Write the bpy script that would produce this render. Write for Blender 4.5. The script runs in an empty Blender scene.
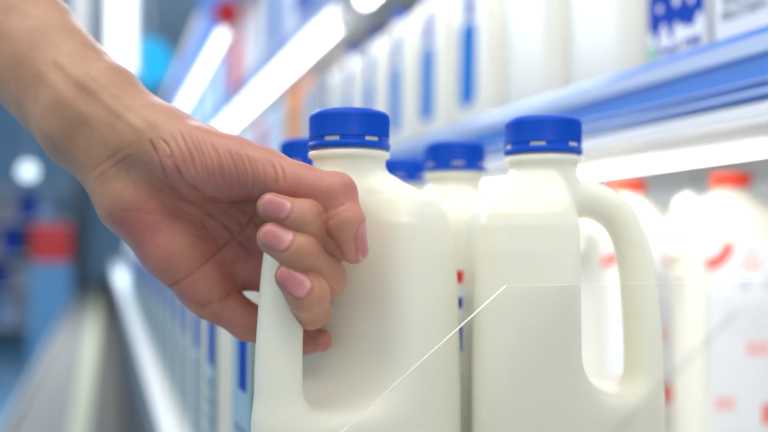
import bpy, bmesh, math, random
import numpy as np
from mathutils import Vector, Matrix

random.seed(4)
S = bpy.context.scene
COL = S.collection
# ------------------------------------------------------------------ camera
# world axes: X runs into the shelf, Y along the shelf row, Z up; the camera stands at (0,0,CZ)
F = 853.0
TH = math.atan(278 / F)
PITCH = math.atan(24 / F)
CZ = 1.30
cam = bpy.data.cameras.new('camera')
cam.sensor_width = 36.0
cam.lens = 36.0 * F / 768
cam.clip_start = 0.02
cam.clip_end = 60
cam.dof.use_dof = True
cam.dof.focus_distance = 0.357
cam.dof.aperture_fstop = 3.8
cam.dof.aperture_blades = 0
camo = bpy.data.objects.new('camera', cam)
COL.objects.link(camo)
camo.location = (0, 0, CZ)
camo.rotation_euler = (math.pi / 2 + PITCH, 0, -TH)
S.camera = camo
CR = np.array([math.cos(TH), -math.sin(TH), 0.0])
CF = np.array([math.sin(TH) * math.cos(PITCH), math.cos(TH) * math.cos(PITCH), math.sin(PITCH)])
CU = np.cross(CR, CF)

# ------------------------------------------------------------------ world, lights, exposure
S.view_settings.view_transform = 'Standard'
S.view_settings.look = 'None'
S.view_settings.gamma = 1
S.view_settings.exposure = 0.16
S.view_settings.use_curve_mapping = False
w = bpy.data.worlds.new('store_air')
S.world = w
w.use_nodes = True
w.node_tree.nodes['Background'].inputs[0].default_value = (0.80, 0.90, 1.0, 1)
w.node_tree.nodes['Background'].inputs[1].default_value = 0.52


def area(name, loc, target, size, power, color=(1, 1, 1), sy=None):
    l = bpy.data.lights.new(name, 'AREA')
    l.energy = power
    l.color = color
    l.size = size
    if sy:
        l.shape = 'RECTANGLE'
        l.size_y = sy
    o = bpy.data.objects.new(name, l)
    COL.objects.link(o)
    o.location = loc
    o.rotation_euler = (Vector(target) - Vector(loc)).to_track_quat('-Z', 'Y').to_euler()
    return o


# ceiling lights of the aisle, then an added front fill
area('aisle_ceiling_light', (-0.55, 0.25, 2.9), (0.1, 0.4, 1.3), 0.9, 16, (1.0, 0.97, 0.92), 1.6)
area('far_ceiling_light', (-1.2, 4.5, 3.3), (-1.0, 4.5, 0), 1.6, 240, (0.80, 0.90, 1.0), 4.0)
area('front_fill_light', (0.10, -0.25, 2.10), (0.12, 0.36, 1.33), 0.3, 3.6, (1.0, 0.96, 0.88), 0.8)  # unseen fill added to brighten the jugs from the camera side


# ------------------------------------------------------------------ helpers
def mat(name, color, rough=0.5, sss=0, sub=(1, .8, .6), emis=None, es=1.0, spec=0.5, metal=0, noise=0.0, nscale=20, coat=0):
    m = bpy.data.materials.new(name)
    m.use_nodes = True
    nt = m.node_tree
    b = nt.nodes['Principled BSDF']
    b.inputs['Base Color'].default_value = (*color, 1)
    b.inputs['Roughness'].default_value = rough
    b.inputs['Metallic'].default_value = metal
    b.inputs['Specular IOR Level'].default_value = spec
    b.inputs['Coat Weight'].default_value = coat
    if sss:
        b.inputs['Subsurface Weight'].default_value = 1.0
        b.inputs['Subsurface Radius'].default_value = sub
        b.inputs['Subsurface Scale'].default_value = sss
    if emis:
        b.inputs['Emission Color'].default_value = (*emis, 1)
        b.inputs['Emission Strength'].default_value = es
    if noise:
        n = nt.nodes.new('ShaderNodeTexNoise')
        n.inputs['Scale'].default_value = nscale
        tc = nt.nodes.new('ShaderNodeTexCoord')
        nt.links.new(tc.outputs['Object'], n.inputs['Vector'])
        mx = nt.nodes.new('ShaderNodeMix')
        mx.data_type = 'RGBA'
        nt.links.new(n.outputs['Fac'], mx.inputs['Factor'])
        mx.inputs['A'].default_value = (*[c * (1 - noise) for c in color], 1)
        mx.inputs['B'].default_value = (*[min(1, c * (1 + noise)) for c in color], 1)
        nt.links.new(mx.outputs['Result'], b.inputs['Base Color'])
    return m


def emit(name, color, s):
    m = bpy.data.materials.new(name)
    m.use_nodes = True
    nt = m.node_tree
    nt.nodes.remove(nt.nodes['Principled BSDF'])
    e = nt.nodes.new('ShaderNodeEmission')
    e.inputs[0].default_value = (*color, 1)
    e.inputs[1].default_value = s
    nt.links.new(e.outputs[0], nt.nodes['Material Output'].inputs[0])
    return m


def setp(o, label=None, cat=None, group=None, kind=None):
    if label: o['label'] = label
    if cat: o['category'] = cat
    if group: o['group'] = group
    if kind: o['kind'] = kind
    return o


def empty(name, loc, rz=0, label=None, cat=None, group=None):
    o = bpy.data.objects.new(name, None)
    o.empty_display_size = 0.02
    COL.objects.link(o)
    o.location = loc
    o.rotation_euler = (0, 0, rz)
    return setp(o, label, cat, group)


def link(name, me, m, parent=None, smooth=False, loc=None):
    if isinstance(me, bmesh.types.BMesh):
        d = bpy.data.meshes.new(name)
        bmesh.ops.recalc_face_normals(me, faces=me.faces)
        me.to_mesh(d)
        me.free()
        me = d
    o = bpy.data.objects.new(name, me)
    for x in (m if isinstance(m, (list, tuple)) else [m]):
        me.materials.append(x)
    if smooth:
        me.polygons.foreach_set('use_smooth', [True] * len(me.polygons))
    COL.objects.link(o)
    if parent: o.parent = parent
    if loc: o.location = loc
    return o


def box(bm, x0, x1, y0, y1, z0, z1, bev=0.0, mi=0, seg=2):
    r = bmesh.ops.create_cube(bm, size=1)
    vs = r['verts']
    for v in vs:
        v.co = Vector(((x0 + x1) / 2 + v.co.x * (x1 - x0), (y0 + y1) / 2 + v.co.y * (y1 - y0), (z0 + z1) / 2 + v.co.z * (z1 - z0)))
    fs = {f for v in vs for f in v.link_faces}
    for f in fs: f.material_index = mi
    if bev:
        es = list({e for v in vs for e in v.link_edges})
        bmesh.ops.bevel(bm, geom=es, offset=bev, segments=seg, profile=0.5, affect='EDGES')
    return bm


def lathe(bm, prof, n=48, rib=0.0, ribs=0, z0=None, z1=None, closed=True, mi=0):
    rings = []
    for (r, z) in prof:
        ring = []
        for k in range(n):
            a = 2 * math.pi * k / n
            rr = r
            if rib and z0 <= z <= z1 and k % 2: rr = r - rib
            ring.append(bm.verts.new((rr * math.cos(a), rr * math.sin(a), z)))
        rings.append(ring)
    for a, b in zip(rings, rings[1:]):
        for k in range(n):
            f = bm.faces.new((a[k], a[(k + 1) % n], b[(k + 1) % n], b[k]))
            f.smooth = True
            f.material_index = mi
    if closed:
        bm.faces.new(rings[-1]).material_index = mi
        bm.faces.new(list(reversed(rings[0]))).material_index = mi
    return bm


def cyl(bm, p0, p1, r, n=16, mi=0):
    p0, p1 = Vector(p0), Vector(p1)
    d = p1 - p0
    q = d.to_track_quat('Z', 'Y').to_matrix().to_4x4()
    m = Matrix.Translation((p0 + p1) / 2) @ q
    res = bmesh.ops.create_cone(bm, cap_ends=True, segments=n, radius1=r, radius2=r, depth=d.length, matrix=m)
    for v in res['verts']:
        for f in v.link_faces:
            f.material_index = mi
    return bm


def poly_plate(bm, pts, x, th=0.0006, mi=0):
    """flat printed shape on a plane of constant local x facing -x; pts are (y, z)"""
    a = [bm.verts.new((x, p[0], p[1])) for p in pts]
    b = [bm.verts.new((x - th, p[0], p[1])) for p in pts]
    n = len(a)
    fs = [bm.faces.new(a), bm.faces.new(list(reversed(b)))]
    for i in range(n):
        fs.append(bm.faces.new((a[i], b[i], b[(i + 1) % n], a[(i + 1) % n])))
    for f in fs: f.material_index = mi
    return bm


def copy_tree(o, parent=None):
    c = o.copy()
    COL.objects.link(c)
    if parent is not None: c.parent = parent
    for ch in [k for k in o.children]:
        copy_tree(ch, c)
    return c


# ---- signed distance fields -> mesh (surface nets) ----
def smin(a, b, k):
    h = np.maximum(k - np.abs(a - b), 0) / k
    return np.minimum(a, b) - h * h * k * 0.25


def smax(a, b, k):
    return -smin(-a, -b, k)


def cone(p, a, b, ra, rb):
    a = np.asarray(a, np.float32)
    b = np.asarray(b, np.float32)
    ab = b - a
    t = np.clip(((p - a) @ ab) / (ab @ ab), 0, 1)
    return np.linalg.norm(p - a - t[:, None] * ab, axis=1) - (ra + (rb - ra) * t)


def chain(p, pts, k=3.0):
    d = None
    for (a, ra), (b, rb) in zip(pts, pts[1:]):
        c = cone(p, a, b, ra, rb)
        d = c if d is None else smin(d, c, k)
    return d


def nets(sdf, lo, hi, h, B=8, newton=2):
    lo = np.array(lo, np.float32)
    n = np.ceil((np.array(hi) - lo) / h / B).astype(int) * B
    nb = n // B
    bc = np.stack(np.meshgrid(*[np.arange(k) for k in nb], indexing='ij'), -1).reshape(-1, 3)
    cen = (lo + (bc * B + (B - 1) / 2) * h).astype(np.float32)
    dc = sdf(cen)
    G = np.empty(n, np.float32)
    G6 = G.reshape(nb[0], B, nb[1], B, nb[2], B).transpose(0, 2, 4, 1, 3, 5)
    G6[bc[:, 0], bc[:, 1], bc[:, 2]] = dc[:, None, None, None]
    near = np.abs(dc) < B * h * 0.87 * 1.9
    off = np.stack(np.meshgrid(*[np.arange(B)] * 3, indexing='ij'), -1).reshape(-1, 3)
    idx = bc[near]
    for s in range(0, len(idx), 1500):
        c = idx[s:s + 1500]
        pts = (lo + (c[:, None, :] * B + off[None]) * h).astype(np.float32).reshape(-1, 3)
        v = sdf(pts).reshape(-1, B, B, B)
        G6[c[:, 0], c[:, 1], c[:, 2]] = v
    G = G6.transpose(0, 3, 1, 4, 2, 5).reshape(n)
    ins = G < 0
    cnt = np.zeros(n - 1, np.uint8)
    corners = [(i, j, k) for i in (0, 1) for j in (0, 1) for k in (0, 1)]
    for (i, j, k) in corners:
        cnt += ins[i:n[0] - 1 + i, j:n[1] - 1 + j, k:n[2] - 1 + k]
    act = np.argwhere((cnt > 0) & (cnt < 8))
    acc = np.zeros((len(act), 3))
    num = np.zeros(len(act))
    for ax in range(3):
        for c in corners:
            if c[ax]: continue
            c2 = list(c); c2[ax] = 1
            a = act + np.array(c); b = act + np.array(c2)
            va = G[a[:, 0], a[:, 1], a[:, 2]]; vb = G[b[:, 0], b[:, 1], b[:, 2]]
            m = (va < 0) != (vb < 0)
            t = np.where(m, va / np.where(m, va - vb, 1), 0)
            acc[m] += (a + 0.0)[m]
            acc[m, ax] += t[m]
            num += m
    P = (lo + acc / num[:, None] * h).astype(np.float32)
    ids = -np.ones(n - 1, np.int32)
    ids[act[:, 0], act[:, 1], act[:, 2]] = np.arange(len(act))
    quads = []
    for ax in range(3):
        sl0 = [slice(1, -1)] * 3; sl1 = [slice(1, -1)] * 3
        sl0[ax] = slice(0, -1); sl1[ax] = slice(1, None)
        A = ins[tuple(sl0)]; Bb = ins[tuple(sl1)]
        e = np.argwhere(A != Bb)
        inside_first = A[e[:, 0], e[:, 1], e[:, 2]]
        base = e.copy()
        o1, o2 = [q for q in range(3) if q != ax]
        base[:, o1] += 1; base[:, o2] += 1
        def cid(d1, d2):
            q = base.copy(); q[:, o1] -= d1; q[:, o2] -= d2
            return ids[q[:, 0], q[:, 1], q[:, 2]]
        Q = np.stack([cid(0, 0), cid(1, 0), cid(1, 1), cid(0, 1)], 1)
        flip = inside_first if ax != 1 else ~inside_first
        Q[~flip] = Q[~flip][:, ::-1]
        quads.append(Q)
    Q = np.concatenate(quads)
    Q = Q[(Q >= 0).all(1)]
    e = 0.3 * h
    for _ in range(newton):
        d = sdf(P)
        g = np.stack([sdf(P + np.array(v, np.float32)) - sdf(P - np.array(v, np.float32)) for v in ((e, 0, 0), (0, e, 0), (0, 0, e))], 1) / (2 * e)
        gg = np.maximum((g * g).sum(1), 0.2)
        st = np.clip(d / gg, -0.5 * h, 0.5 * h)
        P = P - (g * st[:, None]).astype(np.float32)
    return P, Q


def np_mesh(name, P, Q):
    me = bpy.data.meshes.new(name)
    me.vertices.add(len(P))
    me.vertices.foreach_set('co', np.ascontiguousarray(P, np.float32).ravel())
    me.loops.add(Q.size)
    me.loops.foreach_set('vertex_index', Q.astype(np.int32).ravel())
    me.polygons.add(len(Q))
    me.polygons.foreach_set('loop_start', np.arange(0, Q.size, 4, dtype=np.int32))
    me.polygons.foreach_set('loop_total', np.full(len(Q), 4, np.int32))
    me.update()
    me.validate()
    me.polygons.foreach_set('use_smooth', [True] * len(me.polygons))
    return me


# ------------------------------------------------------------------ materials
M = {}
M['white_paint'] = mat('white_enamel', (0.86, 0.88, 0.90), 0.35)
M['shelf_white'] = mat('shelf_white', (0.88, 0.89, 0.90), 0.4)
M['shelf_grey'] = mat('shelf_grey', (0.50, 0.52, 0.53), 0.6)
M['floor'] = mat('floor_tile', (0.22, 0.42, 0.60), 0.18, noise=0.2, nscale=2)
M['far_wall'] = mat('far_wall', (0.30, 0.50, 0.70), 0.6, noise=0.5, nscale=0.9)
M['ceiling'] = mat('ceiling_panel', (0.42, 0.52, 0.62), 0.8)
M['milk'] = mat('milk_plastic', (0.86, 0.84, 0.71), 0.36, sss=0.004, sub=(1, .9, .7), spec=0.45)
M['milk_far'] = mat('milk_plastic_far', (0.86, 0.845, 0.75), 0.4)
M['cap'] = mat('cap_blue', (0.0, 0.075, 0.56), 0.42, spec=0.22)
M['red_cap'] = mat('cap_red', (0.90, 0.06, 0.02), 0.4)
M['label_white'] = mat('label_white', (0.88, 0.89, 0.92), 0.4)
M['ink_blue'] = mat('ink_blue', (0.01, 0.07, 0.48), 0.7, spec=0.1)
M['ink_sky'] = mat('ink_sky_blue', (0.0, 0.20, 0.68), 0.7, spec=0.1)
M['ink_grey'] = mat('ink_grey', (0.25, 0.32, 0.38), 0.5)
M['ink_red'] = mat('ink_red', (0.85, 0.06, 0.03), 0.45)
M['ink_orange'] = mat('ink_orange', (0.9, 0.35, 0.08), 0.45)
M['ink_green'] = mat('ink_green', (0.35, 0.65, 0.45), 0.45)
M['rail_blue'] = mat('rail_blue', (0.06, 0.22, 0.72), 0.3, coat=0.4)
M['rail_clear'] = mat('rail_pale', (0.50, 0.62, 0.90), 0.2, coat=0.6)
M['rail_white'] = mat('rail_white', (0.80, 0.84, 0.92), 0.3)
M['rail_grey'] = mat('rail_grey_blue', (0.12, 0.16, 0.19), 0.7, spec=0.15)
M['label_teal'] = mat('label_pale_teal', (0.40, 0.58, 0.66), 0.5)
M['ink_taupe'] = mat('ink_taupe', (0.42, 0.38, 0.40), 0.5)
M['ink_pale_blue'] = mat('ink_pale_blue', (0.45, 0.60, 0.78), 0.5)
M['ink_pink'] = mat('ink_light_red', (0.93, 0.52, 0.50), 0.45)
M['ink_pale'] = mat('ink_pale_grey', (0.72, 0.75, 0.80), 0.45)
M['tube'] = emit('tube_glow', (1.0, 0.98, 0.94), 7)
M['tube_dim'] = emit('dim_tube_glow', (0.85, 0.9, 1.0), 1.0)
M['tube_far'] = emit('far_tube_glow', (0.93, 0.96, 1.0), 4.0)
M['brown'] = mat('dark_brown', (0.085, 0.07, 0.05), 0.6)
M['straw'] = mat('straw_enamel', (0.42, 0.40, 0.27), 0.5)
M['steel'] = mat('steel_grey', (0.45, 0.45, 0.42), 0.35, metal=0.4)
M['beige'] = mat('bumper_beige', (0.20, 0.19, 0.16), 0.45)
M['dark'] = mat('dark_plastic', (0.05, 0.06, 0.07), 0.5)
M['red'] = mat('crate_red', (0.75, 0.03, 0.03), 0.5)
M['cyan'] = mat('cyan_sign', (0.0, 0.42, 0.62), 0.5)
M['edge'] = mat('acrylic_edge', (0.93, 0.95, 0.95), 0.4)
# clear acrylic: straight-through light plus a fresnel reflection
m = bpy.data.materials.new('clear_acrylic'); m.use_nodes = True
nt = m.node_tree; nt.nodes.remove(nt.nodes['Principled BSDF'])
tr = nt.nodes.new('ShaderNodeBsdfTransparent'); tr.inputs[0].default_value = (0.993, 0.995, 0.995, 1)
gl = nt.nodes.new('ShaderNodeBsdfGlossy'); gl.inputs['Roughness'].default_value = 0.06
fr = nt.nodes.new('ShaderNodeFresnel'); fr.inputs[0].default_value = 1.12
mx = nt.nodes.new('ShaderNodeMixShader')
nt.links.new(fr.outputs[0], mx.inputs[0]); nt.links.new(tr.outputs[0], mx.inputs[1]); nt.links.new(gl.outputs[0], mx.inputs[2])
nt.links.new(mx.outputs[0], nt.nodes['Material Output'].inputs[0])
M['acrylic'] = m


m = m.copy(); m.name = 'polished_acrylic_edge'; M['edge_soft'] = m
m.node_tree.nodes['Transparent BSDF'].inputs[0].default_value = (0.80, 0.82, 0.83, 1)


def H(h): return CZ + h


# ------------------------------------------------------------------ setting
DECK = H(-0.19)
bm = bmesh.new(); box(bm, -6, 2.0, -3, 14, -0.1, 0.0)
setp(link('floor', bm, M['floor']), kind='structure')
bm = bmesh.new(); box(bm, -6, 2.0, 12.0, 12.2, 0.0, 3.6)
setp(link('wall_far', bm, M['far_wall']), kind='structure')
bm = bmesh.new(); box(bm, -6, 2.0, 2.2, 14, 3.6, 3.7)
setp(link('ceiling', bm, M['ceiling']), kind='structure')
bm = bmesh.new(); box(bm, 0.80, 0.86, -0.8, 11.6, 0.0, 2.6)
setp(link('wall_right', bm, M['white_paint']), kind='structure')

# ------------------------------------------------------------------ shelves of the open cooler
Y0, Y1 = -0.3, 11.5
# the milk shelf
t = empty('milk_shelf', (0, 0, DECK), 0, 'white lower shelf deck the blue-capped milk jugs stand on', 'shelf')
bm = bmesh.new(); box(bm, 0.052, 0.80, Y0, Y1, -0.022, 0.0, 0.002)
link('shelf_board', bm, M['shelf_white'], t)
bm = bmesh.new(); box(bm, 0.043, 0.0515, Y0, Y1, -0.020, 0.002, 0.002)
link('price_rail', bm, M['rail_grey'], t)
# base case below with its bumper
t = empty('cooler_base', (0, 0, 0), 0, 'beige grey base of the dairy cooler running along the aisle floor', 'cooler')
bm = bmesh.new(); box(bm, 0.06, 0.795, Y0, Y1, 0.0, H(-0.52), 0.01)
link('base_body', bm, M['dark'], t)
bm = bmesh.new(); box(bm, -0.24, 0.055, Y0, Y1, 0.10, H(-0.50), 0.02)
link('front_ledge', bm, M['beige'], t)
bm = bmesh.new(); box(bm, -0.262, -0.2405, Y0, Y1, H(-0.60), H(-0.49), 0.006)
link('ledge_trim', bm, M['steel'], t)
bm = bmesh.new(); box(bm, -0.030, 0.050, Y0, Y1, H(-0.4999), H(-0.494), 0.002)
link('ledge_dark_strip', bm, M['brown'], t)  # dark brown strip along the ledge
bm = bmesh.new(); box(bm, -0.088, -0.036, Y0, Y1, H(-0.4999), H(-0.492), 0.002)
link('ledge_strip', bm, M['straw'], t)


def upper_shelf(z, u, label, rail_cols):
    t = empty('upper_shelf', (u, 0, z), 0, label, 'shelf')
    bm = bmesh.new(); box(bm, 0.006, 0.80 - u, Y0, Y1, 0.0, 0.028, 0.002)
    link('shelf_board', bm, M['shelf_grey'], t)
    bm = bmesh.new()
    box(bm, -0.010, 0.005, Y0, Y1, 0.012, 0.058, 0.003, 0)
    box(bm, -0.0135, -0.0101, Y0, Y1, 0.0145, 0.0185, 0.001, 2)
    box(bm, -0.0135, -0.0101, Y0, Y1, 0.0225, 0.0245, 0.0005, 2)
    box(bm, -0.0125, -0.0101, Y0, Y1, 0.040, 0.053, 0.001, 1)
    link('blue_rail', bm, rail_cols, t)
    bm = bmesh.new(); box(bm, -0.012, 0.005, Y0, Y1, 0.0, 0.0105, 0.002)
    link('lower_lip', bm, M['rail_white'], t)
    return t


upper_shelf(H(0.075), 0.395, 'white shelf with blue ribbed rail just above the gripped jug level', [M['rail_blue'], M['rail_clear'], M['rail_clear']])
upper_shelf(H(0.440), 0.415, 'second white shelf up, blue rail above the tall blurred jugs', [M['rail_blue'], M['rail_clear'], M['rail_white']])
t = empty('canopy', (0.415, 0, H(0.86)), 0, 'white canopy closing the top of the dairy cooler', 'canopy')
bm = bmesh.new(); box(bm, 0, 0.385, Y0, Y1, 0, 0.18, 0.01)
link('canopy_box', bm, M['white_paint'], t)
bm = bmesh.new(); box(bm, -0.02, -0.0005, Y0, Y1, -0.05, 0.18, 0.004)
link('fascia', bm, M['rail_blue'], t)


def tube_light(u, z, y0, y1, r, label, group=None, mt='tube', watt=0):
    t = empty('tube_light', (u, y0, z), 0, label, 'light', group)
    bm = bmesh.new(); cyl(bm, (0, 0.012, 0), (0, y1 - y0 - 0.012, 0), r, 20)
    link('glass_tube', bm, M[mt], t, smooth=False)
    bm = bmesh.new(); cyl(bm, (0, 0, 0), (0, 0.0118, 0), r * 1.15, 16)
    link('end_cap', bm, M['white_paint'], t)
    bm = bmesh.new(); cyl(bm, (0, y1 - y0 - 0.0118, 0), (0, y1 - y0, 0), r * 1.15, 16)
    link('end_cap', bm, M['white_paint'], t)
    if watt:
        l = bpy.data.lights.new('tube_strip_light', 'AREA'); l.shape = 'RECTANGLE'; l.size = 2 * r; l.size_y = y1 - y0 - 0.03
        l.energy = watt; l.color = (1.0, 0.98, 0.94)
        lo_ = bpy.data.objects.new('tube_strip_light', l); COL.objects.link(lo_); lo_.parent = t
        lo_.location = (0, (y1 - y0) / 2, -r - 0.0005)
    return t


tube_light(0.485, H(0.0700), 0.10, 1.30, 0.004, 'glowing white tube light under the lower blue-railed shelf, nearest', watt=1.0)
tube_light(0.485, H(0.0700), 1.40, 2.60, 0.004, 'glowing tube light under the lower blue-railed shelf, next one farther', watt=0.9)
tube_light(0.425, H(0.420), 1.57, 4.6, 0.0115, 'long bright tube light slanting above the gripping hand')
tube_light(0.425, H(0.420), 0.10, 1.42, 0.014, 'bright round-ended tube light at the top edge of the view')
tube_light(0.41, H(0.768), 3.1, 5.6, 0.012, 'tube light under the canopy, second slanting streak', None, 'tube_far')
tube_light(0.30, H(0.76), 2.9, 5.0, 0.010, 'tube light in front of the canopy, faint left streak', None, 'tube_dim')

# ------------------------------------------------------------------ the milk jug
def spline(pts, m=6):
    out = []
    A = [np.array([*p, r], float) for p, r in pts]
    for i in range(len(A) - 1):
        p0 = A[max(i - 1, 0)]; p1 = A[i]; p2 = A[i + 1]; p3 = A[min(i + 2, len(A) - 1)]
        for k in range(m):
            t = k / m
            v = 0.5 * (2 * p1 + (p2 - p0) * t + (2 * p0 - 5 * p1 + 4 * p2 - p3) * t * t + (3 * p1 - p0 - 3 * p2 + p3) * t ** 3)
            out.append((tuple(v[:3]), v[3]))
    out.append((tuple(A[-1][:3]), A[-1][3]))
    return out


HANDLE = spline([((2, 0, 204), 10), ((15, 0, 210), 9.6), ((28, 0, 208), 9.0), ((38.5, 0, 199), 8.7), ((44.5, 0, 182), 8.6), ((47.5, 0, 155), 8.8), ((48.5, 0, 128), 9.2), ((46, 0, 90), 9.5)], 7)


def jug_sdf(p):
    x, y, z = p[:, 0], p[:, 1], p[:, 2]

    def body(xm, xM, ym, zt=190.0):
        tt = np.clip((z - zt) / (227.5 - zt), 0, 1)
        ww = np.interp(z, [120, 165, 185, 197, 203, 208, 213, 217.5, 221.5], [1, .96, .92, .87, .81, .68, .45, .19, 0])
        a = -18 + (xm + 18) * ww
        b = 18 + (xM - 18) * ww
        c = 18 + (ym - 18) * ww
        r = np.minimum(17 - 2 * ww, np.minimum((b - a) / 2, c))
        qx = np.abs(x - (a + b) / 2) - (b - a) / 2 + r
        qy = np.abs(y) - c + r
        d = np.hypot(np.maximum(qx, 0), np.maximum(qy, 0)) + np.minimum(np.maximum(qx, qy), 0) - r
        slope = 1 + 2.6 * np.clip((z - 198) / 12, 0, 1)
        d = d / slope
        return d
    d = body(-38, 57, 44.5)
    d = smax(d, (0.82 * x + np.abs(y) - 53.0) / 1.293, 14)
    d = smax(d, z - 222.5, 2)
    d = smax(d, 0.0 - z, 10)
    # grip recess
    carve = smax(11.5 - x, (119 - z) - 0.0 * x, 22)
    d = smax(d, -carve, 11)
    # handle tube (oval)
    q = p.copy(); q[:, 1] *= 0.86
    hd = chain(q, HANDLE, 0.02)
    d = smin(d, hd, 9)
    # neck with its bead
    r = np.hypot(x, y)
    neck = np.maximum(r - 17.0, np.abs(z - 225) - 20)
    d = smin(d, neck, 2.5)
    bead = np.maximum(r - 19.0, np.abs(z - 229.3) - 1.3)
    bead = np.minimum(bead, np.maximum(r - 18.2, np.abs(z - 236.0) - 1.8))
    d = smin(d, bead, 1.6)
    return d


P, Q = nets(jug_sdf, (-46, -50, -6), (70, 50, 252), 1.25)
jug_me = np_mesh('jug_body', P / 1000.0, Q)
jug_me.materials.append(M['milk'])


def cap_parts(parent, m, cap_r=0.0188):
    bm = bmesh.new()
    R = cap_r
    lathe(bm, [(R, 0.2368), (R, 0.2374), (R, 0.2465), (R - .0006, 0.2482), (R - .002, 0.2494), (R - .004, 0.2500), (R - .006, 0.2502)], 236, 0.00055, 118, 0.2370, 0.2480)
    c = link('cap', bm, m, parent)
    bm = bmesh.new()
    lathe(bm, [(R - 0.0001, 0.23185), (R + .0004, 0.2322), (R + .0004, 0.2345), (R - .0001, 0.2349)], 96)
    for k in range(6):   # little bridges that leave the slots open
        a0 = 2 * math.pi * (k + 0.40) / 6; a1 = a0 + 2 * math.pi / 6 * 0.60
        n = 8
        prev = None
        for j in range(n + 1):
            a = a0 + (a1 - a0) * j / n
            cur = [bm.verts.new((rr * math.cos(a), rr * math.sin(a), zz)) for rr, zz in ((R - .0018, .2347), (R - .0001, .2347), (R - .0001, .2368), (R - .0018, .2368))]
            if prev:
                for i in range(4):
                    bm.faces.new((prev[i], prev[(i + 1) % 4], cur[(i + 1) % 4], cur[i]))
            else:
                bm.faces.new(cur)
            prev = cur
        bm.faces.new(prev)
    b = link('tamper_band', bm, m, c)
    return c


def make_jug(loc, rz, label):
    t = empty('milk_jug', loc, rz, label, 'jug', 'blue-capped milk jugs')
    o = bpy.data.objects.new('jug_body', jug_me); COL.objects.link(o); o.parent = t
    cap_parts(t, M['cap'])
    return t


def cam_pt(px, py, d):
    """world point seen through photo pixel (px, py) at depth d"""
    return np.array([0, 0, CZ]) + CR * ((px - 384) / F * d) + CU * ((216 - py) / F * d) + CF * d


def cs(x, z):  # camera-plane x and depth -> shelf u, s
    return x * math.cos(TH) + z * math.sin(TH), -x * math.sin(TH) + z * math.cos(TH)


def jug_at(x, z, beta, label):
    """beta: heading of the handle in the horizontal camera plane, degrees from camera right towards depth"""
    u, s = cs(x, z)
    return (u, s, DECK), math.radians(beta) - TH, label


BETA = 180 + 55
j1 = make_jug(*jug_at(-0.0163, 0.398, BETA, 'white milk jug whose handle the hand grips, blue cap'))
# labels at the backs of the rear jugs
def side_label(parent):
    t = bmesh.new()
    y = -0.0449
    box(t, -0.034, 0.010, y, y + 0.0015, 0.06, 0.175, 0, 0)

    def bar(x0, x1, z0, z1, mi): box(t, x0, x1, y - 0.0003, y - 0.00001, z0, z1, 0, mi)
    bar(-0.030, 0.006, 0.166, 0.173, 1)
    bar(-0.030, 0.006, 0.152, 0.158, 2)
    bar(-0.030, 0.006, 0.128, 0.142, 2)
    for k in range(6):
        for q in range(7):
            bar(-0.031 + q * 0.0055, -0.0275 + q * 0.0055, 0.066 + k * 0.009, 0.071 + k * 0.009, 3)
    return link('label', t, [M['label_white'], M['ink_red'], M['ink_blue'], M['ink_grey']], parent)


def front_label(parent):
    t = bmesh.new()
    y = 0.0449
    box(t, -0.034, 0.010, y - 0.0015, y, 0.03, 0.150, 0, 0)

    def bar(x0, x1, z0, z1, mi): box(t, x0, x1, y + 0.00001, y + 0.0003, z0, z1, 0, mi)
    bar(-0.028, -0.008, 0.106, 0.136, 1)
    for k in range(4):
        bar(-0.026, 0.002, 0.045 + k * 0.012, 0.050 + k * 0.012, 2)
    return link('label', t, [M['label_teal'], M['ink_blue'], M['ink_grey']], parent)


protos = [
    (0.0785, 0.420, 0, 'white milk jug with open loop handle right of the gripped jug'),
    (0.0435, 0.525, 20, 'blurred blue-capped jug seen between the gripped jug and the loop-handled jug'),
    (-0.044, 0.512, 112, 'blue-capped jug right behind the thumb, mostly hidden by the gripped jug'),
    (0.0118, 0.632, 15, 'blue-capped jug farther back, its cap low beside the gripped jug neck'),
]
for i, a in enumerate(protos):
    c = copy_tree(j1)
    loc, rz, lab = jug_at(*a)
    c.location = loc; c.rotation_euler = (0, 0, rz); c['label'] = lab
    if i == 1: side_label(c)
    if i == 2: front_label(c)

# ------------------------------------------------------------------ bottles farther along the front of the milk shelf
def front_bottle(loc, rz=0):
    t = empty('milk_bottle', loc, rz, 'narrow milk bottle with blue-marked label in the blurred row below the hand', 'bottle', 'narrow milk bottles along the front of the lower shelf')
    bm = bmesh.new()
    prof = [(0.0, 1), (0.004, 1.0), (0.17, 1.0), (0.195, 0.85), (0.215, 0.45), (0.222, 0.40), (0.232, 0.40)]
    rings = []
    for (z, k) in prof:
        ring = []
        for a in range(24):
            an = 2 * math.pi * a / 24
            n = 5 if z < 0.2 else 2.2
            c, s_ = math.cos(an), math.sin(an)
            rr = (abs(c) ** n + abs(s_) ** n) ** (-1 / n) * 0.042 * k
            ring.append(bm.verts.new((rr * c, rr * s_, z)))
        rings.append(ring)
    for a, b in zip(rings, rings[1:]):
        for k in range(24):
            bm.faces.new((a[k], a[(k + 1) % 24], b[(k + 1) % 24], b[k])).smooth = True
    bm.faces.new(rings[-1]); bm.faces.new(list(reversed(rings[0])))
    link('bottle_body', bm, M['milk_far'], t)
    bm = bmesh.new(); lathe(bm, [(0.019, 0.2325), (0.019, 0.246), (0.017, 0.248)], 32)
    link('cap', bm, M['cap'], t)
    bm = bmesh.new()
    x = -0.0424
    box(bm, x - .0004, x, -0.026, 0.026, 0.03, 0.15, 0, 0)
    box(bm, x - .0008, x - .00041, -0.022, 0.012, 0.105, 0.145, 0, 1)
    for k in range(5):
        for q in range(4):
            box(bm, x - .0008, x - .00041, -0.02 + q * 0.011, -0.012 + q * 0.011, 0.04 + k * 0.012, 0.047 + k * 0.012, 0, 2)
    link('label', bm, [M['label_teal'], M['ink_blue'], M['ink_grey']], t)
    return t


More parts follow.
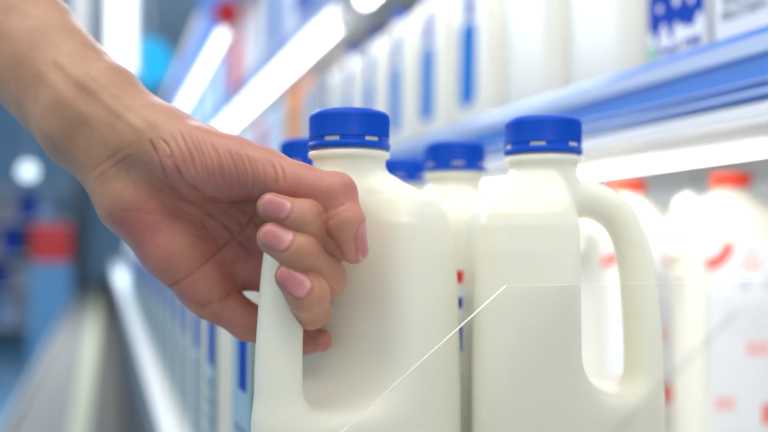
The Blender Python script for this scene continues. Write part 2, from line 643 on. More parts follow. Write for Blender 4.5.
fb = front_bottle((0.112, 0.60, DECK))
FL = fb['label']
fb['label'] = 'narrow milk bottle of the front row nearest the jug behind the gripped jug'
for k in range(1, 26):
    c = copy_tree(fb); c.location = (0.112, 0.60 + 0.098 * k, DECK); c['label'] = FL
for k in range(16):
    c = copy_tree(fb); c.location = (0.212, 0.71 + 0.098 * k, DECK)
    c['label'] = 'narrow milk bottle in the second blurred row behind the caps'
    c['group'] = 'narrow milk bottles in the second row'

# ------------------------------------------------------------------ red-capped jugs deep on the shelf
def glyph_row(bm, x, y0, z0, wd, ht, n, mi, gap=0.35):
    st = wd / n
    for q in range(n):
        box(bm, x - .0008, x - .00041, y0 + q * st, y0 + q * st + st * (1 - gap), z0, z0 + ht, 0, mi)


def ring_plate(bm, x, cy, cz, ro, ri, a0, a1, mi, n=20, sy=1.0):
    pts = []
    for k in range(n + 1):
        a = a0 + (a1 - a0) * k / n
        pts.append((math.cos(a) * sy, math.sin(a)))
    for k in range(n):
        p, q = pts[k], pts[k + 1]
        poly_plate(bm, [(cy + p[0] * ro, cz + p[1] * ro), (cy + q[0] * ro, cz + q[1] * ro), (cy + q[0] * ri, cz + q[1] * ri), (cy + p[0] * ri, cz + p[1] * ri)], x - .0004, .0005, mi)


def red_jug(loc, rz, label):
    t = empty('large_milk_jug', loc, rz, label, 'jug', 'red-capped milk jugs')
    # -x is the labelled face
    bm = bmesh.new()
    prof = [(0.0, 1, 1), (0.004, 1, 1), (0.19, 1, 1), (0.212, 0.88, 0.88), (0.226, 0.60, 0.60), (0.233, 0.36, 0.36), (0.238, 0.34, 0.34)]
    rings = []
    for (z, k, _) in prof:
        ring = []
        for a in range(40):
            an = 2 * math.pi * a / 40
            n = 6 if z < 0.21 else 2.5
            c, s_ = math.cos(an), math.sin(an)
            rr = (abs(c) ** n + abs(s_) ** n) ** (-1 / n) * 0.045 * k
            ring.append(bm.verts.new((rr * c, rr * s_ * 1.06, z)))
        rings.append(ring)
    for a, b in zip(rings, rings[1:]):
        for k in range(40):
            bm.faces.new((a[k], a[(k + 1) % 40], b[(k + 1) % 40], b[k])).smooth = True
    bm.faces.new(rings[-1]); bm.faces.new(list(reversed(rings[0])))
    link('jug_body', bm, M['milk_far'], t)
    bm = bmesh.new(); lathe(bm, [(0.0155, 0.2385), (0.0165, 0.2395), (0.0195, 0.2505), (0.0185, 0.2525)], 40)
    link('cap', bm, M['red_cap'], t)
    # side handle ring rising beside the neck
    bm = bmesh.new()
    path = [(0, 0.030, 0.214), (0, 0.036, 0.228), (0, 0.045, 0.226), (0, 0.052, 0.212), (0, 0.054, 0.19), (0, 0.052, 0.165), (0, 0.045, 0.150)]
    for a, b in zip(path, path[1:]):
        cyl(bm, a, b, 0.0065, 12)
    link('handle', bm, M['milk_far'], t, smooth=True)
    bm = bmesh.new()
    x = -0.0453
    box(bm, x - .0004, x, -0.040, 0.040, 0.02, 0.188, 0, 0)
    ring_plate(bm, x, 0.042, 0.189, 0.025, 0.0165, math.pi * 1.02, math.pi * 1.5, 1, 12)
    ring_plate(bm, x, -0.036, 0.188, 0.024, 0.0145, math.pi, math.pi * 1.72, 1, 20)
    ring_plate(bm, x, 0.008, 0.150, 0.006, 0.0, 0, math.pi * 2, 4, 12)
    ring_plate(bm, x, -0.014, 0.150, 0.006, 0.0, 0, math.pi * 2, 4, 12)
    glyph_row(bm, x, -0.006, 0.164, 0.018, 0.008, 3, 3)
    glyph_row(bm, x, -0.003, 0.175, 0.012, 0.006, 2, 3)
    glyph_row(bm, x, -0.022, 0.088, 0.030, 0.013, 4, 3, 0.2)
    glyph_row(bm, x, 0.018, 0.040, 0.018, 0.012, 3, 3, 0.2)
    glyph_row(bm, x, -0.040, 0.028, 0.034, 0.018, 4, 1, 0.15)
    for k in range(4):
        glyph_row(bm, x, -0.03, 0.108 + 0.008 * k, 0.06, 0.003, 9, 4)
    link('label', bm, [M['label_white'], M['ink_red'], M['ink_grey'], M['ink_pink'], M['ink_pale']], t)
    return t


def rj(x, z, rot, label):
    u, s = cs(x, z)
    return red_jug((u, s, DECK), rot, label)


# the labelled -x face is turned to look down the row at the shopper
ROT = math.pi / 2 - TH
rj(0.326, 0.80, ROT, 'red-capped white jug with red printed label at the right, nearest')
rj(0.258, 0.90, ROT + 0.05, 'red-capped white jug deeper on the shelf, seen above the loop handle')

# ------------------------------------------------------------------ products on the first upper shelf
UZ = H(0.075) + 0.0282


def tall_jug(loc, label, group, stripe=True):
    t = empty('tall_milk_jug', loc, 0, label, 'jug', group)
    bm = bmesh.new()
    prof = [(0.0, 1), (0.005, 1.0), (0.20, 1.0), (0.225, 0.88), (0.245, 0.5), (0.252, 0.32), (0.262, 0.30)]
    rings = []
    for (z, k) in prof:
        ring = []
        for a in range(32):
            an = 2 * math.pi * a / 32
            n = 6 if z < 0.23 else 2.5
            c, s_ = math.cos(an), math.sin(an)
            rr = (abs(c) ** n + abs(s_) ** n) ** (-1 / n) * 0.062 * k
            ring.append(bm.verts.new((rr * c, rr * s_, z)))
        rings.append(ring)
    for a, b in zip(rings, rings[1:]):
        for k in range(32):
            bm.faces.new((a[k], a[(k + 1) % 32], b[(k + 1) % 32], b[k])).smooth = True
    bm.faces.new(rings[-1]); bm.faces.new(list(reversed(rings[0])))
    link('jug_body', bm, M['milk_far'], t)
    bm = bmesh.new(); lathe(bm, [(0.020, 0.2625), (0.020, 0.278), (0.018, 0.280)], 32)
    link('cap', bm, M['cap'], t)
    if stripe:
        x = -0.0626
        bm = bmesh.new()
        pts = []
        for k in range(16):
            a = math.pi * k / 15
            pts.append((0.023 * math.cos(a), 0.150 + 0.012 * math.sin(a)))
        for k in range(16):
            a = math.pi + math.pi * k / 15
            pts.append((0.004 + 0.023 * math.cos(a), 0.072 + 0.014 * math.sin(a)))
        poly_plate(bm, pts, x, .0006, 0)
        poly_plate(bm, [(-0.016, 0.165), (0.010, 0.165), (0.007, 0.215), (-0.013, 0.215)], x, .0006, 1)
        link('blue_mark', bm, [M['ink_sky'], M['ink_blue']], t)
    return t


def frange(a, b, st):
    while a < b:
        yield a
        a += st


pj = tall_jug((0.478, 0.665, UZ), 'plain cream jug on the upper shelf beside the printed cartons', None, False)
c = copy_tree(pj); c.location = (0.478, 0.80, UZ); c['label'] = 'plain cream jug on the upper shelf next to the first blue-striped jug'
sj = tall_jug((0.478, 0.945, UZ), 'tall jug on upper shelf with the widest bright blue stripe, above the jug caps', 'blue-striped jugs on the upper shelf')
labs = ['tall jug with blue stripe on upper shelf, second of the striped ones from right',
        'tall jug with blue stripe on upper shelf, third of the striped ones from right',
        'tall jug with blue stripe on upper shelf, fourth of the striped ones from right']
for k in range(1, 6):
    c = copy_tree(sj); c.location = (0.478, 0.945 + 0.137 * k, UZ)
    c['label'] = labs[k - 1] if k <= 3 else 'blurred striped jug far along the upper shelf'
    if k > 3: c['group'] = 'far striped jugs on the upper shelf'


# printed cartons
def carton_body(t, wd, dp, ht, m):
    bm = bmesh.new(); box(bm, 0, dp, -wd / 2, wd / 2, 0, ht, 0.0015)
    link('carton_body', bm, m, t)
    bm = bmesh.new()   # gabled top
    v = [bm.verts.new(c) for c in ((0, -wd / 2, ht), (dp, -wd / 2, ht), (dp, wd / 2, ht), (0, wd / 2, ht), (dp / 2, -wd / 2, ht + .025), (dp / 2, wd / 2, ht + .025))]
    for f in ((0, 1, 4), (1, 2, 5, 4), (2, 3, 5), (3, 0, 4, 5), (3, 2, 1, 0)): bm.faces.new([v[i] for i in f])
    box(bm, dp / 2 - .0015, dp / 2 + .0015, -wd / 2, wd / 2, ht + .022, ht + .037)
    link('gable_top', bm, m, t)


t = empty('milk_carton', (0.416, 0.551, UZ), 0, 'milk carton with white splash on deep blue, on the upper shelf', 'carton')
carton_body(t, 0.069, 0.069, 0.21, M['label_white'])
bm = bmesh.new()
poly_plate(bm, [(-0.0335, 0.050), (0.0335, 0.050), (0.0335, 0.17), (-0.0335, 0.17)], -.0002, .0004, 0)
# the splash: white crown with drops over the blue
n = 46
bot = []; top = []
for k in range(n + 1):
    y = -0.0335 + 0.067 * k / n
    ph = k / n
    z = 0.050 + 0.013 * abs(math.sin(ph * math.pi * 3.3 + .5)) ** 0.7 + 0.004 * math.sin(ph * 29)
    top.append((y, z)); bot.append((y, 0.036))
poly_plate(bm, bot + top[::-1], -.0007, .0004, 1)
for (y, z, r) in ((0.018, 0.079, .0025), (-0.003, 0.080, .003), (-0.020, 0.077, .0025)):
    poly_plate(bm, [(y + r * math.cos(a), z + r * 1.3 * math.sin(a)) for a in [2 * math.pi * i / 14 for i in range(14)]], -.0012, .0004, 1)
poly_plate(bm, [(0.022, 0.040), (0.033, 0.040), (0.033, 0.052), (0.022, 0.052)], -.0012, .0003, 4)
link('splash_print', bm, [M['ink_blue'], M['label_white'], M['ink_grey'], M['ink_sky'], M['ink_green']], t)


def text_obj(s, size, m, parent, loc, name='printed_text', shear=0, space=1.0):
    cu = bpy.data.curves.new(name, 'FONT')
    cu.body = s; cu.size = size; cu.extrude = 0.0002; cu.align_x = 'CENTER'; cu.space_line = space; cu.shear = shear
    o = bpy.data.objects.new(name, cu); COL.objects.link(o)
    dg = bpy.context.evaluated_depsgraph_get()
    me = bpy.data.meshes.new_from_object(o.evaluated_get(dg))
    bpy.data.objects.remove(o)
    me.materials.clear(); me.materials.append(m)
    q = bpy.data.objects.new(name, me); COL.objects.link(q); q.parent = parent
    q.rotation_euler = (math.pi / 2, 0, -math.pi / 2)
    q.location = loc
    return q


text_obj('Fresh Milk', 0.0125, M['ink_blue'], t, (-.0014, -.004, 0.041), 'carton_text', 0.3)
text_obj('PASTEURIZED', 0.0085, M['ink_grey'], t, (-.0014, 0, 0.026), 'carton_text')

t = empty('milk_carton', (0.416, 0.468, UZ), 0, 'grey-white carton with dark printed lines at the upper right corner', 'carton')
carton_body(t, 0.080, 0.069, 0.21, M['label_white'])
text_obj('NUTRITION\nINFORMATION\nENERGY 130\nPROTEIN 7 G', 0.011, M['ink_grey'], t, (-.0008, 0.0, 0.083), 'carton_text', 0, 0.95)
t = empty('milk_carton', (0.416, 0.383, UZ), 0, 'plain carton just outside the right edge, beside the printed carton', 'carton')
carton_body(t, 0.078, 0.069, 0.21, M['label_white'])

# ------------------------------------------------------------------ packs on the second upper shelf
U2 = H(0.440) + 0.0282
names = {'ink_blue': 'dark blue', 'label_white': 'white', 'red': 'red', 'ink_sky': 'sky blue', 'ink_orange': 'orange', 'milk_far': 'cream', 'ink_taupe': 'taupe', 'ink_pale_blue': 'pale blue', 'ink_pink': 'pink'}


def packs(y, y_end, u, z, seq, ht, where):
    k = 0
    while y < y_end:
        cc = seq[k] if k < len(seq) else seq[-6:][k % 6]
        t = empty('drink_pack', (u, y, z), 0, f'{names[cc]} drink pack on the {where}, blurred', 'pack', f'{names[cc]} drink packs on the {where}')
        carton_body(t, 0.092, 0.09, ht - 0.037 - 0.02 * (k * 7 % 3), M[cc])
        y += 0.097; k += 1


packs(1.0, 6.5, 0.43, U2, ['label_white', 'ink_pale_blue', 'ink_blue', 'label_white', 'ink_pale_blue', 'ink_blue', 'ink_pale_blue', 'ink_blue', 'ink_pale_blue', 'ink_blue', 'ink_blue', 'label_white', 'ink_pale_blue',
      'ink_blue', 'ink_pale_blue', 'ink_taupe', 'label_white', 'label_white', 'ink_pink', 'label_white', 'red', 'red', 'red', 'ink_pale_blue', 'ink_pale_blue', 'ink_sky', 'ink_pale_blue', 'label_white', 'ink_pale_blue', 'ink_sky', 'ink_taupe'], 0.31, 'topmost shelf')
packs(1.74, 5.0, 0.42, UZ, ['ink_taupe', 'ink_pale_blue', 'ink_orange', 'ink_orange', 'ink_pale_blue', 'label_white', 'ink_pale_blue', 'red', 'ink_pale_blue', 'label_white', 'ink_taupe', 'ink_pale_blue', 'label_white', 'ink_blue', 'ink_pale_blue'], 0.29, 'lower blue-railed shelf')

# ------------------------------------------------------------------ acrylic dividers
def divider(s, label, edge='edge'):
    pts = [(0.055, -0.188), (0.055, -0.104), (0.1625, -0.0195), (0.60, -0.0195), (0.60, -0.188)]
    me = bmesh.new()
    n = len(pts)
    a = [me.verts.new((u, 0, h + 0.19)) for u, h in pts]
    b = [me.verts.new((u, 0.0018, h + 0.19)) for u, h in pts]
    me.faces.new(a); me.faces.new(list(reversed(b)))
    for i in range(n):
        f = me.faces.new((a[i], a[(i + 1) % n], b[(i + 1) % n], b[i])); f.material_index = 1
    o = link('shelf_divider', me, [M['acrylic'], M[edge]])
    o.location = (0, s, DECK)
    return setp(o, label, 'divider')


divider(0.33, 'clear acrylic divider with sharp slanted edge crossing the gripped jug')
divider(0.190, 'clear acrylic divider nearest the viewer, blurred slanted edge at lower right', 'edge_soft')

# ------------------------------------------------------------------ things far down the aisle
def far_pt(px, py, d):
    return cam_pt(px, py, d)


# opposite gondola, its posts and stock
t = empty('display_stand', (-0.50, 9.0, 0), 0, 'blue display stand at the far left end of the aisle', 'stand')
bm = bmesh.new(); box(bm, -0.20, 0.20, -0.2, 0.2, 0.0, 1.085, 0.02)
link('stand_body', bm, mat('stand_blue', (0.12, 0.3, 0.5), 0.5), t)
for i in range(2):
    t = empty('crate', (-0.50, 9.0, 1.0855 + 0.1805 * i), 0, ('lower' if i == 0 else 'upper') + ' red crate of the pair stacked on the far blue display stand', 'crate')
    bm = bmesh.new()
    box(bm, -.19, .19, -.15, .15, 0, .012); box(bm, -.19, -.175, -.15, .15, 0, .18); box(bm, .175, .19, -.15, .15, 0, .18)
    box(bm, -.19, .19, -.15, -.135, 0, .18); box(bm, -.19, .19, .135, .15, 0, .18)
    link('crate_body', bm, M['red'], t)
t = empty('pillar', (-0.315, 11.75, 0), 0, 'pale grey pillar at the far end of the aisle', 'pillar')
bm = bmesh.new(); box(bm, -0.05, 0.05, -0.05, 0.05, 0, 3.55, 0.01)
link('pillar_shaft', bm, M['beige'], t)
t = empty('far_shelving', (-1.05, 11.2, 0), 0, 'blurred shelving with dark and blue goods by the far wall', 'shelving')
for k in range(5):
    bm = bmesh.new(); box(bm, -1.0, 0.6, 0, 0.4, 0.25 + 0.42 * k, 0.28 + 0.42 * k)
    link('shelf_board', bm, M['white_paint'], t)
for xx in (-1.03, 0.605):
    bm = bmesh.new(); box(bm, xx, xx + 0.025, 0, 0.4, 0, 2.1)
    link('side_panel', bm, M['steel'], t)
k = 0
for row in range(4):
    x = -2.0
    while x < -0.72:
        wd = random.choice((0.14, 0.20, 0.26))
        cc = random.choice(['ink_blue', 'ink_sky', 'dark', 'ink_pale_blue', 'ink_pale_blue', 'ink_blue', 'ink_taupe'])
        nm = {'ink_blue': 'dark blue', 'ink_pale_blue': 'pale blue', 'ink_taupe': 'taupe', 'ink_sky': 'sky blue', 'dark': 'black'}[cc]
        bm = bmesh.new(); box(bm, -wd / 2 + .01, wd / 2 - .01, -0.13, 0.13, 0, 0.28 + 0.02 * (k % 4), 0.008)
        o = link('goods_box', bm, M[cc], None, loc=(x + wd / 2, 11.38, 0.2805 + 0.42 * row))
        setp(o, f'{nm} box on the blurred shelving by the far wall', 'box', f'{nm} boxes on the far shelving')
        x += wd; k += 1
# hanging round lamp and signs
o_ = far_pt(28, 171, 7.0)
t = empty('wall_lamp', tuple(o_), 0, 'small round pale lamp glowing at the far left', 'lamp')
bm = bmesh.new(); bmesh.ops.create_uvsphere(bm, u_segments=20, v_segments=12, radius=0.065)
link('globe', bm, emit('lamp_glow', (0.70, 0.86, 1.0), 2.2), t, smooth=True)
bm = bmesh.new(); cyl(bm, (0, 0, 0.0651), (0, 0, 3.59 - o_[2]), 0.006, 8)
link('suspension_rod', bm, M['steel'], t)

o_ = far_pt(148, 62, 4.2)
t = empty('hanging_sign', tuple(o_), 0, 'round cyan sign hanging above the aisle behind the wrist', 'sign')
bm = bmesh.new(); cyl(bm, (0, 0, 0), (0, 0.015, 0), 0.12, 32)
link('sign_disc', bm, M['cyan'], t)
bm = bmesh.new(); cyl(bm, (0, 0.0075, 0.121), (0, 0.0075, 3.59 - o_[2]), 0.004, 8)
link('suspension_rod', bm, M['steel'], t)
o_ = cam_pt(227, 13, 2.75)
t = empty('hanging_sign', tuple(o_), 0, 'small round red sign hanging by the canopy above the tube lights', 'sign')
bm = bmesh.new(); cyl(bm, (0, 0, 0), (0, 0.008, 0), 0.045, 28)
link('sign_disc', bm, M['red'], t)
bm = bmesh.new(); cyl(bm, (0, 0.004, 0.0455), (0, 0.004, 3.59 - o_[2]), 0.002, 8)
link('suspension_rod', bm, M['steel'], t)
# ceiling fixture with bright panel seen over the wrist
for (px, d, wd, nm) in ((121, 3.4, 0.10, 'bright upright light box glowing over the wrist'), (80, 4.6, 0.06, 'bluish light box glowing left of the brighter upright one')):
    a = far_pt(px, 70, d); b = far_pt(px, -60, d)
    t = empty('light_box', (a[0], a[1], a[2]), 0, nm, 'light')
    bm = bmesh.new(); box(bm, -wd / 2, wd / 2, 0, 0.06, 0, b[2] - a[2], 0.01)
    link('glowing_panel', bm, emit('box_glow', (0.9, 0.97, 1.0), 2.2 if d < 4 else 0.8), t)
    bm = bmesh.new(); box(bm, -wd / 2 - .02, wd / 2 + .02, 0.0605, 0.10, -0.02, 3.598 - a[2], 0.004)
    link('backing_panel', bm, M['steel'], t)

# ------------------------------------------------------------------ the arm and hand gripping the jug
HAND_H = 0.62


def hp(px, py, d):   # millimetres in the camera-aligned frame of the hand: x right, y up, z away
    return np.array([(px - 384) / F * d, (216 - py) / F * d, d], np.float32) * 1000.0


def C(px, py, d, r): return (hp(px, py, d), r)


FOREARM_A = [C(-160, -128, .480, 25), C(30, 34, .430, 21.0), C(100, 104, .400, 19), C(150, 141, .388, 17.0)]
FOREARM_B = [C(-172, -96, .485, 25), C(20, 62, .434, 20.5), C(84, 130, .402, 17.5), C(122, 172, .394, 15.8)]
RAYS = [
    [C(150, 142, .390, 16), C(205, 160, .388, 13.5), C(268, 194, .394, 11)],
    [C(140, 155, .394, 16), C(200, 195, .396, 14), C(262, 236, .400, 11.5)],
    [C(128, 168, .396, 15.5), C(185, 222, .396, 14), C(248, 264, .401, 9.6)],
    [C(122, 174, .394, 15.0), C(136, 198, .390, 17.0), C(176, 248, .390, 15.0), C(204, 282, .393, 12.5), C(215, 292, .396, 10.4)],
]
THENAR = [C(160, 146, .382, 16), C(200, 163, .372, 15.2), C(232, 168, .366, 12.8), C(268, 175, .361, 10.0)]
THUMB = [C(262, 173, .362, 10.0), C(300, 186, .353, 9.1), C(335, 195, .346, 9.0), C(345, 222, .342, 7.8), C(354, 250, .342, 5.6)]
INDEX = [C(272, 207, .3430, 6.0), C(306, 219, .3400, 6.9), C(334, 243, .361, 7.8), C(318, 225, .384, 9.0), C(270, 198, .396, 10.0)]
MIDDLE = [C(273, 238, .3415, 6.7), C(300, 252, .3385, 7.7), C(324, 277, .357, 8.6), C(305, 262, .385, 9.2), C(262, 240, .400, 10.0)]
RING = [C(291, 277, .3385, 6.5), C(308, 294, .3385, 7.6), C(311, 308, .360, 8.2), C(293, 288, .386, 8.0), C(252, 268, .401, 9.2)]
PINKY = [C(216, 298, .396, 10.0), C(248, 322, .394, 8.2), C(284, 334, .390, 7.2), C(304, 339, .385, 6.2), C(321, 340, .377, 4.9)]


def hand_sdf(p):
    arm = smin(chain(p, FOREARM_A, 6), chain(p, FOREARM_B, 6), 22)
    d = arm
    for i, r in enumerate(RAYS):
        d = smin(d, chain(p, r, 5), 9 if i < 3 else 6.5)
    th = smin(chain(p, THENAR, 6), chain(p, THUMB, 2.5), 4)
    d = smin(d, th, 9)
    # thumb: pulp
    fi = chain(p, INDEX, 4)
    mi = chain(p, MIDDLE, 4)
    ri = chain(p, RING, 4)
    pi = chain(p, PINKY, 4)
    # fingers blend with the palm only near the knuckles (they lie deeper), never with each other in front
    z = p[:, 2]
    kk = np.clip((z - 383) / 12, 0, 1) * 7 + 0.4
    pk = np.clip((232 - (p[:, 0] / np.maximum(z, 1) * F + 384)) / 14, 0, 1) * 7 + 0.5
    d = smin(d, ri, kk)
    d = smin(d, pi, pk)
    d = smin(d, mi, kk)
    d = smin(d, fi, kk)
    return d


lo = (-315, -70, 325); hi = (5, 215, 515)
P, Q = nets(hand_sdf, lo, hi, HAND_H)
# vertex normals
def vnormals(P, Q):
    a = P[Q[:, 2]] - P[Q[:, 0]]; b = P[Q[:, 3]] - P[Q[:, 1]]
    fn = np.cross(a, b)
    N = np.zeros_like(P)
    for i in range(4): np.add.at(N, Q[:, i], fn)
    return N / np.maximum(np.linalg.norm(N, axis=1, keepdims=True), 1e-9)


N = vnormals(P, Q)
e = 0.5
g = np.stack([hand_sdf(P + np.array(v, np.float32)) - hand_sdf(P - np.array(v, np.float32)) for v in ((e, 0, 0), (0, e, 0), (0, 0, e))], 1)
if (N * g).sum(1).mean() < 0:
    Q = Q[:, ::-1]; N = -N
px = P[:, 0] / P[:, 2] * F + 384
py = 216 - P[:, 1] / P[:, 2] * F
view = -P / np.linalg.norm(P, axis=1, keepdims=True)
facing = (N * view).sum(1)
front = np.clip(facing * 4, 0, 1)


def seg_dist(px, py, line):
    best = np.full(len(px), 1e9); 
    for (x0, y0), (x1, y1) in zip(line, line[1:]):
        dx, dy = x1 - x0, y1 - y0
        t = np.clip(((px - x0) * dx + (py - y0) * dy) / (dx * dx + dy * dy), 0, 1)
        best = np.minimum(best, np.hypot(px - x0 - t * dx, py - y0 - t * dy))
    return best


def wav(line, amp, seed, n=10):
    r = random.Random(seed)
    L = []
    for (a, b) in zip(line, line[1:]):
        for k in range(n // max(1, len(line) - 1)):
            t = k / (n // max(1, len(line) - 1))
            L.append((a[0] + (b[0] - a[0]) * t + r.uniform(-amp, amp), a[1] + (b[1] - a[1]) * t + r.uniform(-amp, amp)))
    L.append(line[-1])
    return L


CREASES = [  # polyline in photo pixels on the palm side, depth mm, width px
    ([(93, 171), (108, 160), (124, 150), (139, 142)], .28, 1.7),
    ([(95, 181), (118, 164), (131, 156)], .30, 1.6),
    ([(149, 141), (158, 158), (164, 176), (172, 190), (184, 201), (200, 209), (222, 222), (241, 243), (252, 256)], .8, 2.2),
    ([(170, 158), (177, 172), (187, 185), (206, 198), (228, 203), (250, 203), (260, 199)], .9, 2.6),
    ([(170, 287), (182, 282), (193, 275), (208, 260), (222, 249), (236, 239), (248, 228), (256, 214)], .8, 2.0),
    ([(202, 307), (213, 303), (222, 300), (230, 293)], .7, 1.9),
    ([(120, 211), (138, 211), (156, 215), (178, 216), (196, 223)], .30, 1.7),
    ([(188, 232), (203, 237), (218, 236), (232, 243)], .30, 1.6),
    ([(176, 205), (200, 219), (215, 236), (222, 250)], .30, 1.5),
    ([(232, 262), (237, 275), (236, 287)], .35, 1.6),
    ([(190, 248), (204, 255), (220, 252)], .22, 1.5),
    ([(150, 170), (142, 182), (138, 194)], .22, 1.5),
    ([(132, 160), (128, 170), (131, 182)], .18, 1.5),
    ([(225, 212), (240, 222), (250, 238)], .5, 2.0),
    ([(236, 205), (250, 216), (258, 226)], .5, 2.0),
    # thumb crook
    ([(318, 218), (326, 211), (334, 209), (343, 205)], .45, 1.8),
    ([(323, 226), (330, 219), (337, 216)], .25, 1.4),
]
# wrinkles over the ball of the thumb
W0 = [((178, 130), (196, 178)), ((186, 132), (203, 182)), ((193, 135), (208, 187)), ((201, 138), (215, 189)), ((208, 142), (221, 190)), ((215, 146), (226, 189)),
      ((221, 147), (231, 191)), ((227, 149), (238, 194)), ((233, 150), (244, 196)), ((240, 154), (249, 195)), ((247, 155), (255, 196)), ((253, 157), (259, 193)),
      ((260, 159), (265, 191)), ((266, 160), (270, 189)), ((272, 160), (277, 188)), ((279, 162), (283, 186)), ((170, 134), (186, 170)), ((161, 138), (172, 160))]
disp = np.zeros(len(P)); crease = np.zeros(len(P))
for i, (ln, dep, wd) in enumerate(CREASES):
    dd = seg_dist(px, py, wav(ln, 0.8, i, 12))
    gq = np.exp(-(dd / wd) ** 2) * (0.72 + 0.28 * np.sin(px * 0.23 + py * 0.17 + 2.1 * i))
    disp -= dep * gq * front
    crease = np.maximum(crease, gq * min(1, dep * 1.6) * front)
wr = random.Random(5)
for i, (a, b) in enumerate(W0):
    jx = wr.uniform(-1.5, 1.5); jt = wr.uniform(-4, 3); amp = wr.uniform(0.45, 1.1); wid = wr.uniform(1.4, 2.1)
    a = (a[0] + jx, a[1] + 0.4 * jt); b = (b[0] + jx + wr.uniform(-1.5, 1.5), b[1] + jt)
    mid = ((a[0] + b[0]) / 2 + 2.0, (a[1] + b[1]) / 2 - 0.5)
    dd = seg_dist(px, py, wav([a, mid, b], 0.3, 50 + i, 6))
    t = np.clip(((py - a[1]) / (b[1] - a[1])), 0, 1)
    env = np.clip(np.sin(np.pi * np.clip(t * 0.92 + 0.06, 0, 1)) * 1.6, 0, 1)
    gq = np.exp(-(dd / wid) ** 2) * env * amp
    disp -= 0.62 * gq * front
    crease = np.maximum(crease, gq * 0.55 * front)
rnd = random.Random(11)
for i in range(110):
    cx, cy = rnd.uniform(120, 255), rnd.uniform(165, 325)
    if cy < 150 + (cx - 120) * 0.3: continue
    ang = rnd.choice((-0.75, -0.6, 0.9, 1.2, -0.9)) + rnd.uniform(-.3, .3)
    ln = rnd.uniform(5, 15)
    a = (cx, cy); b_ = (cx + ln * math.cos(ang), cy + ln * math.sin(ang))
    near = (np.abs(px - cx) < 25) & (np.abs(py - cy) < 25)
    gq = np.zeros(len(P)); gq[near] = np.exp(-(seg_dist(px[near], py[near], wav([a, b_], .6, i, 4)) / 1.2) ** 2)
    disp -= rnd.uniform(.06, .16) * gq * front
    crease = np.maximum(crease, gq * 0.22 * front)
# tendon ridges of the wrist
for ln, dep, wd in (([(60, 62), (100, 96), (140, 128)], .7, 6), ([(92, 74), (125, 103), (156, 124)], .45, 6), ([(40, 70), (90, 120), (112, 146)], .35, 7)):
    disp += dep * np.exp(-(seg_dist(px, py, ln) / wd) ** 2) * front
# knuckle folds of the fingers
for a, b in (((303, 212), (296, 233)), ((307, 214), (301, 235)), ((302, 240), (293, 262)), ((307, 244), (297, 265)), ((316, 288), (300, 305)), ((320, 292), (306, 309))):
    gq = np.exp(-(seg_dist(px, py, [a, b]) / 1.5) ** 2) * front * (P[:, 2] < 350)
    disp -= 0.12 * gq
nail = np.zeros(len(P)); lunula = np.zeros(len(P)); nedge = np.zeros(len(P))


def add_nail(c, ax, nrm, L, W, fc, raise_=0.35):
    global disp, nail, nedge
    ax = np.array(ax, float); ax /= np.linalg.norm(ax)
    nrm = np.array(nrm, float); nrm -= ax * (nrm @ ax); nrm /= np.linalg.norm(nrm)
    cr = np.cross(ax, nrm)
    q = P - c
    a = q @ ax; b = q @ cr; h = q @ nrm
    others = [f_ for f_ in (THUMB, INDEX, MIDDLE, RING, PINKY) if f_ is not fc]
    mine = chain(P, fc, 4)
    ok = (mine < np.min([chain(P, f_, 4) for f_ in others], axis=0) - 0.6) & (np.abs(h) < 3.6) & (np.linalg.norm(q, axis=1) < L * 0.9) & ((N @ nrm) > 0.05)
    A = a / (L / 2); Bb = b / (W / 2)
    f = (np.abs(A) ** 3.0 + np.abs(Bb) ** 3.0) ** (1 / 3.0)
    s = np.clip((1.0 - f) / 0.09, 0, 1) * ok
    s = s * s * (3 - 2 * s)
    groove = np.exp(-((f - 1.07) / 0.07) ** 2) * ok * np.clip(1.3 - A, 0, 1)
    disp += raise_ * s - 0.30 * groove
    nail = np.maximum(nail, s)
    nedge = np.maximum(nedge, np.clip((f - 0.86) / 0.06, 0, 1) * np.clip((A - 0.3) * 3, 0, 1) * s)
    lunula[:] = np.maximum(lunula, np.clip((-0.35 - A) / 0.4, 0, 1) * s)
    crease[:] = np.maximum(crease, groove * 0.6)


def dirn(p0, p1): return p1 - p0


add_nail(hp(276, 207.0, .3370), dirn(INDEX[1][0], INDEX[0][0]) * [1, 1, .4], (0.05, 0.25, -1), 13.2, 9.0, INDEX)
add_nail(hp(277, 236.5, .3345), dirn(MIDDLE[1][0], MIDDLE[0][0]) * [1, 1, .4], (-0.05, 0.22, -1), 13.8, 10.2, MIDDLE)
add_nail(hp(294.5, 280.5, .3318), dirn(RING[1][0], RING[0][0]) * [1, 1, .4], (0.10, 0.05, -1), 15.0, 9.8, RING)
add_nail(hp(363, 242, .3400), dirn(THUMB[3][0], THUMB[4][0]), (1.0, 0.15, -0.50), 14.5, 9.0, THUMB)
add_nail(hp(326, 346, .3730), dirn(PINKY[3][0], PINKY[4][0]), (0.3, -1.0, 0.15), 9.0, 7.5, PINKY)
# very soft lumps so the skin is not geometric
lump = 0.25 * np.sin(P[:, 0] * 0.21 + 1.3 * np.sin(P[:, 1] * .13)) * np.sin(P[:, 1] * 0.19 + P[:, 2] * 0.11)
disp += lump * (1 - nail)
P2 = P + N * disp[:, None]
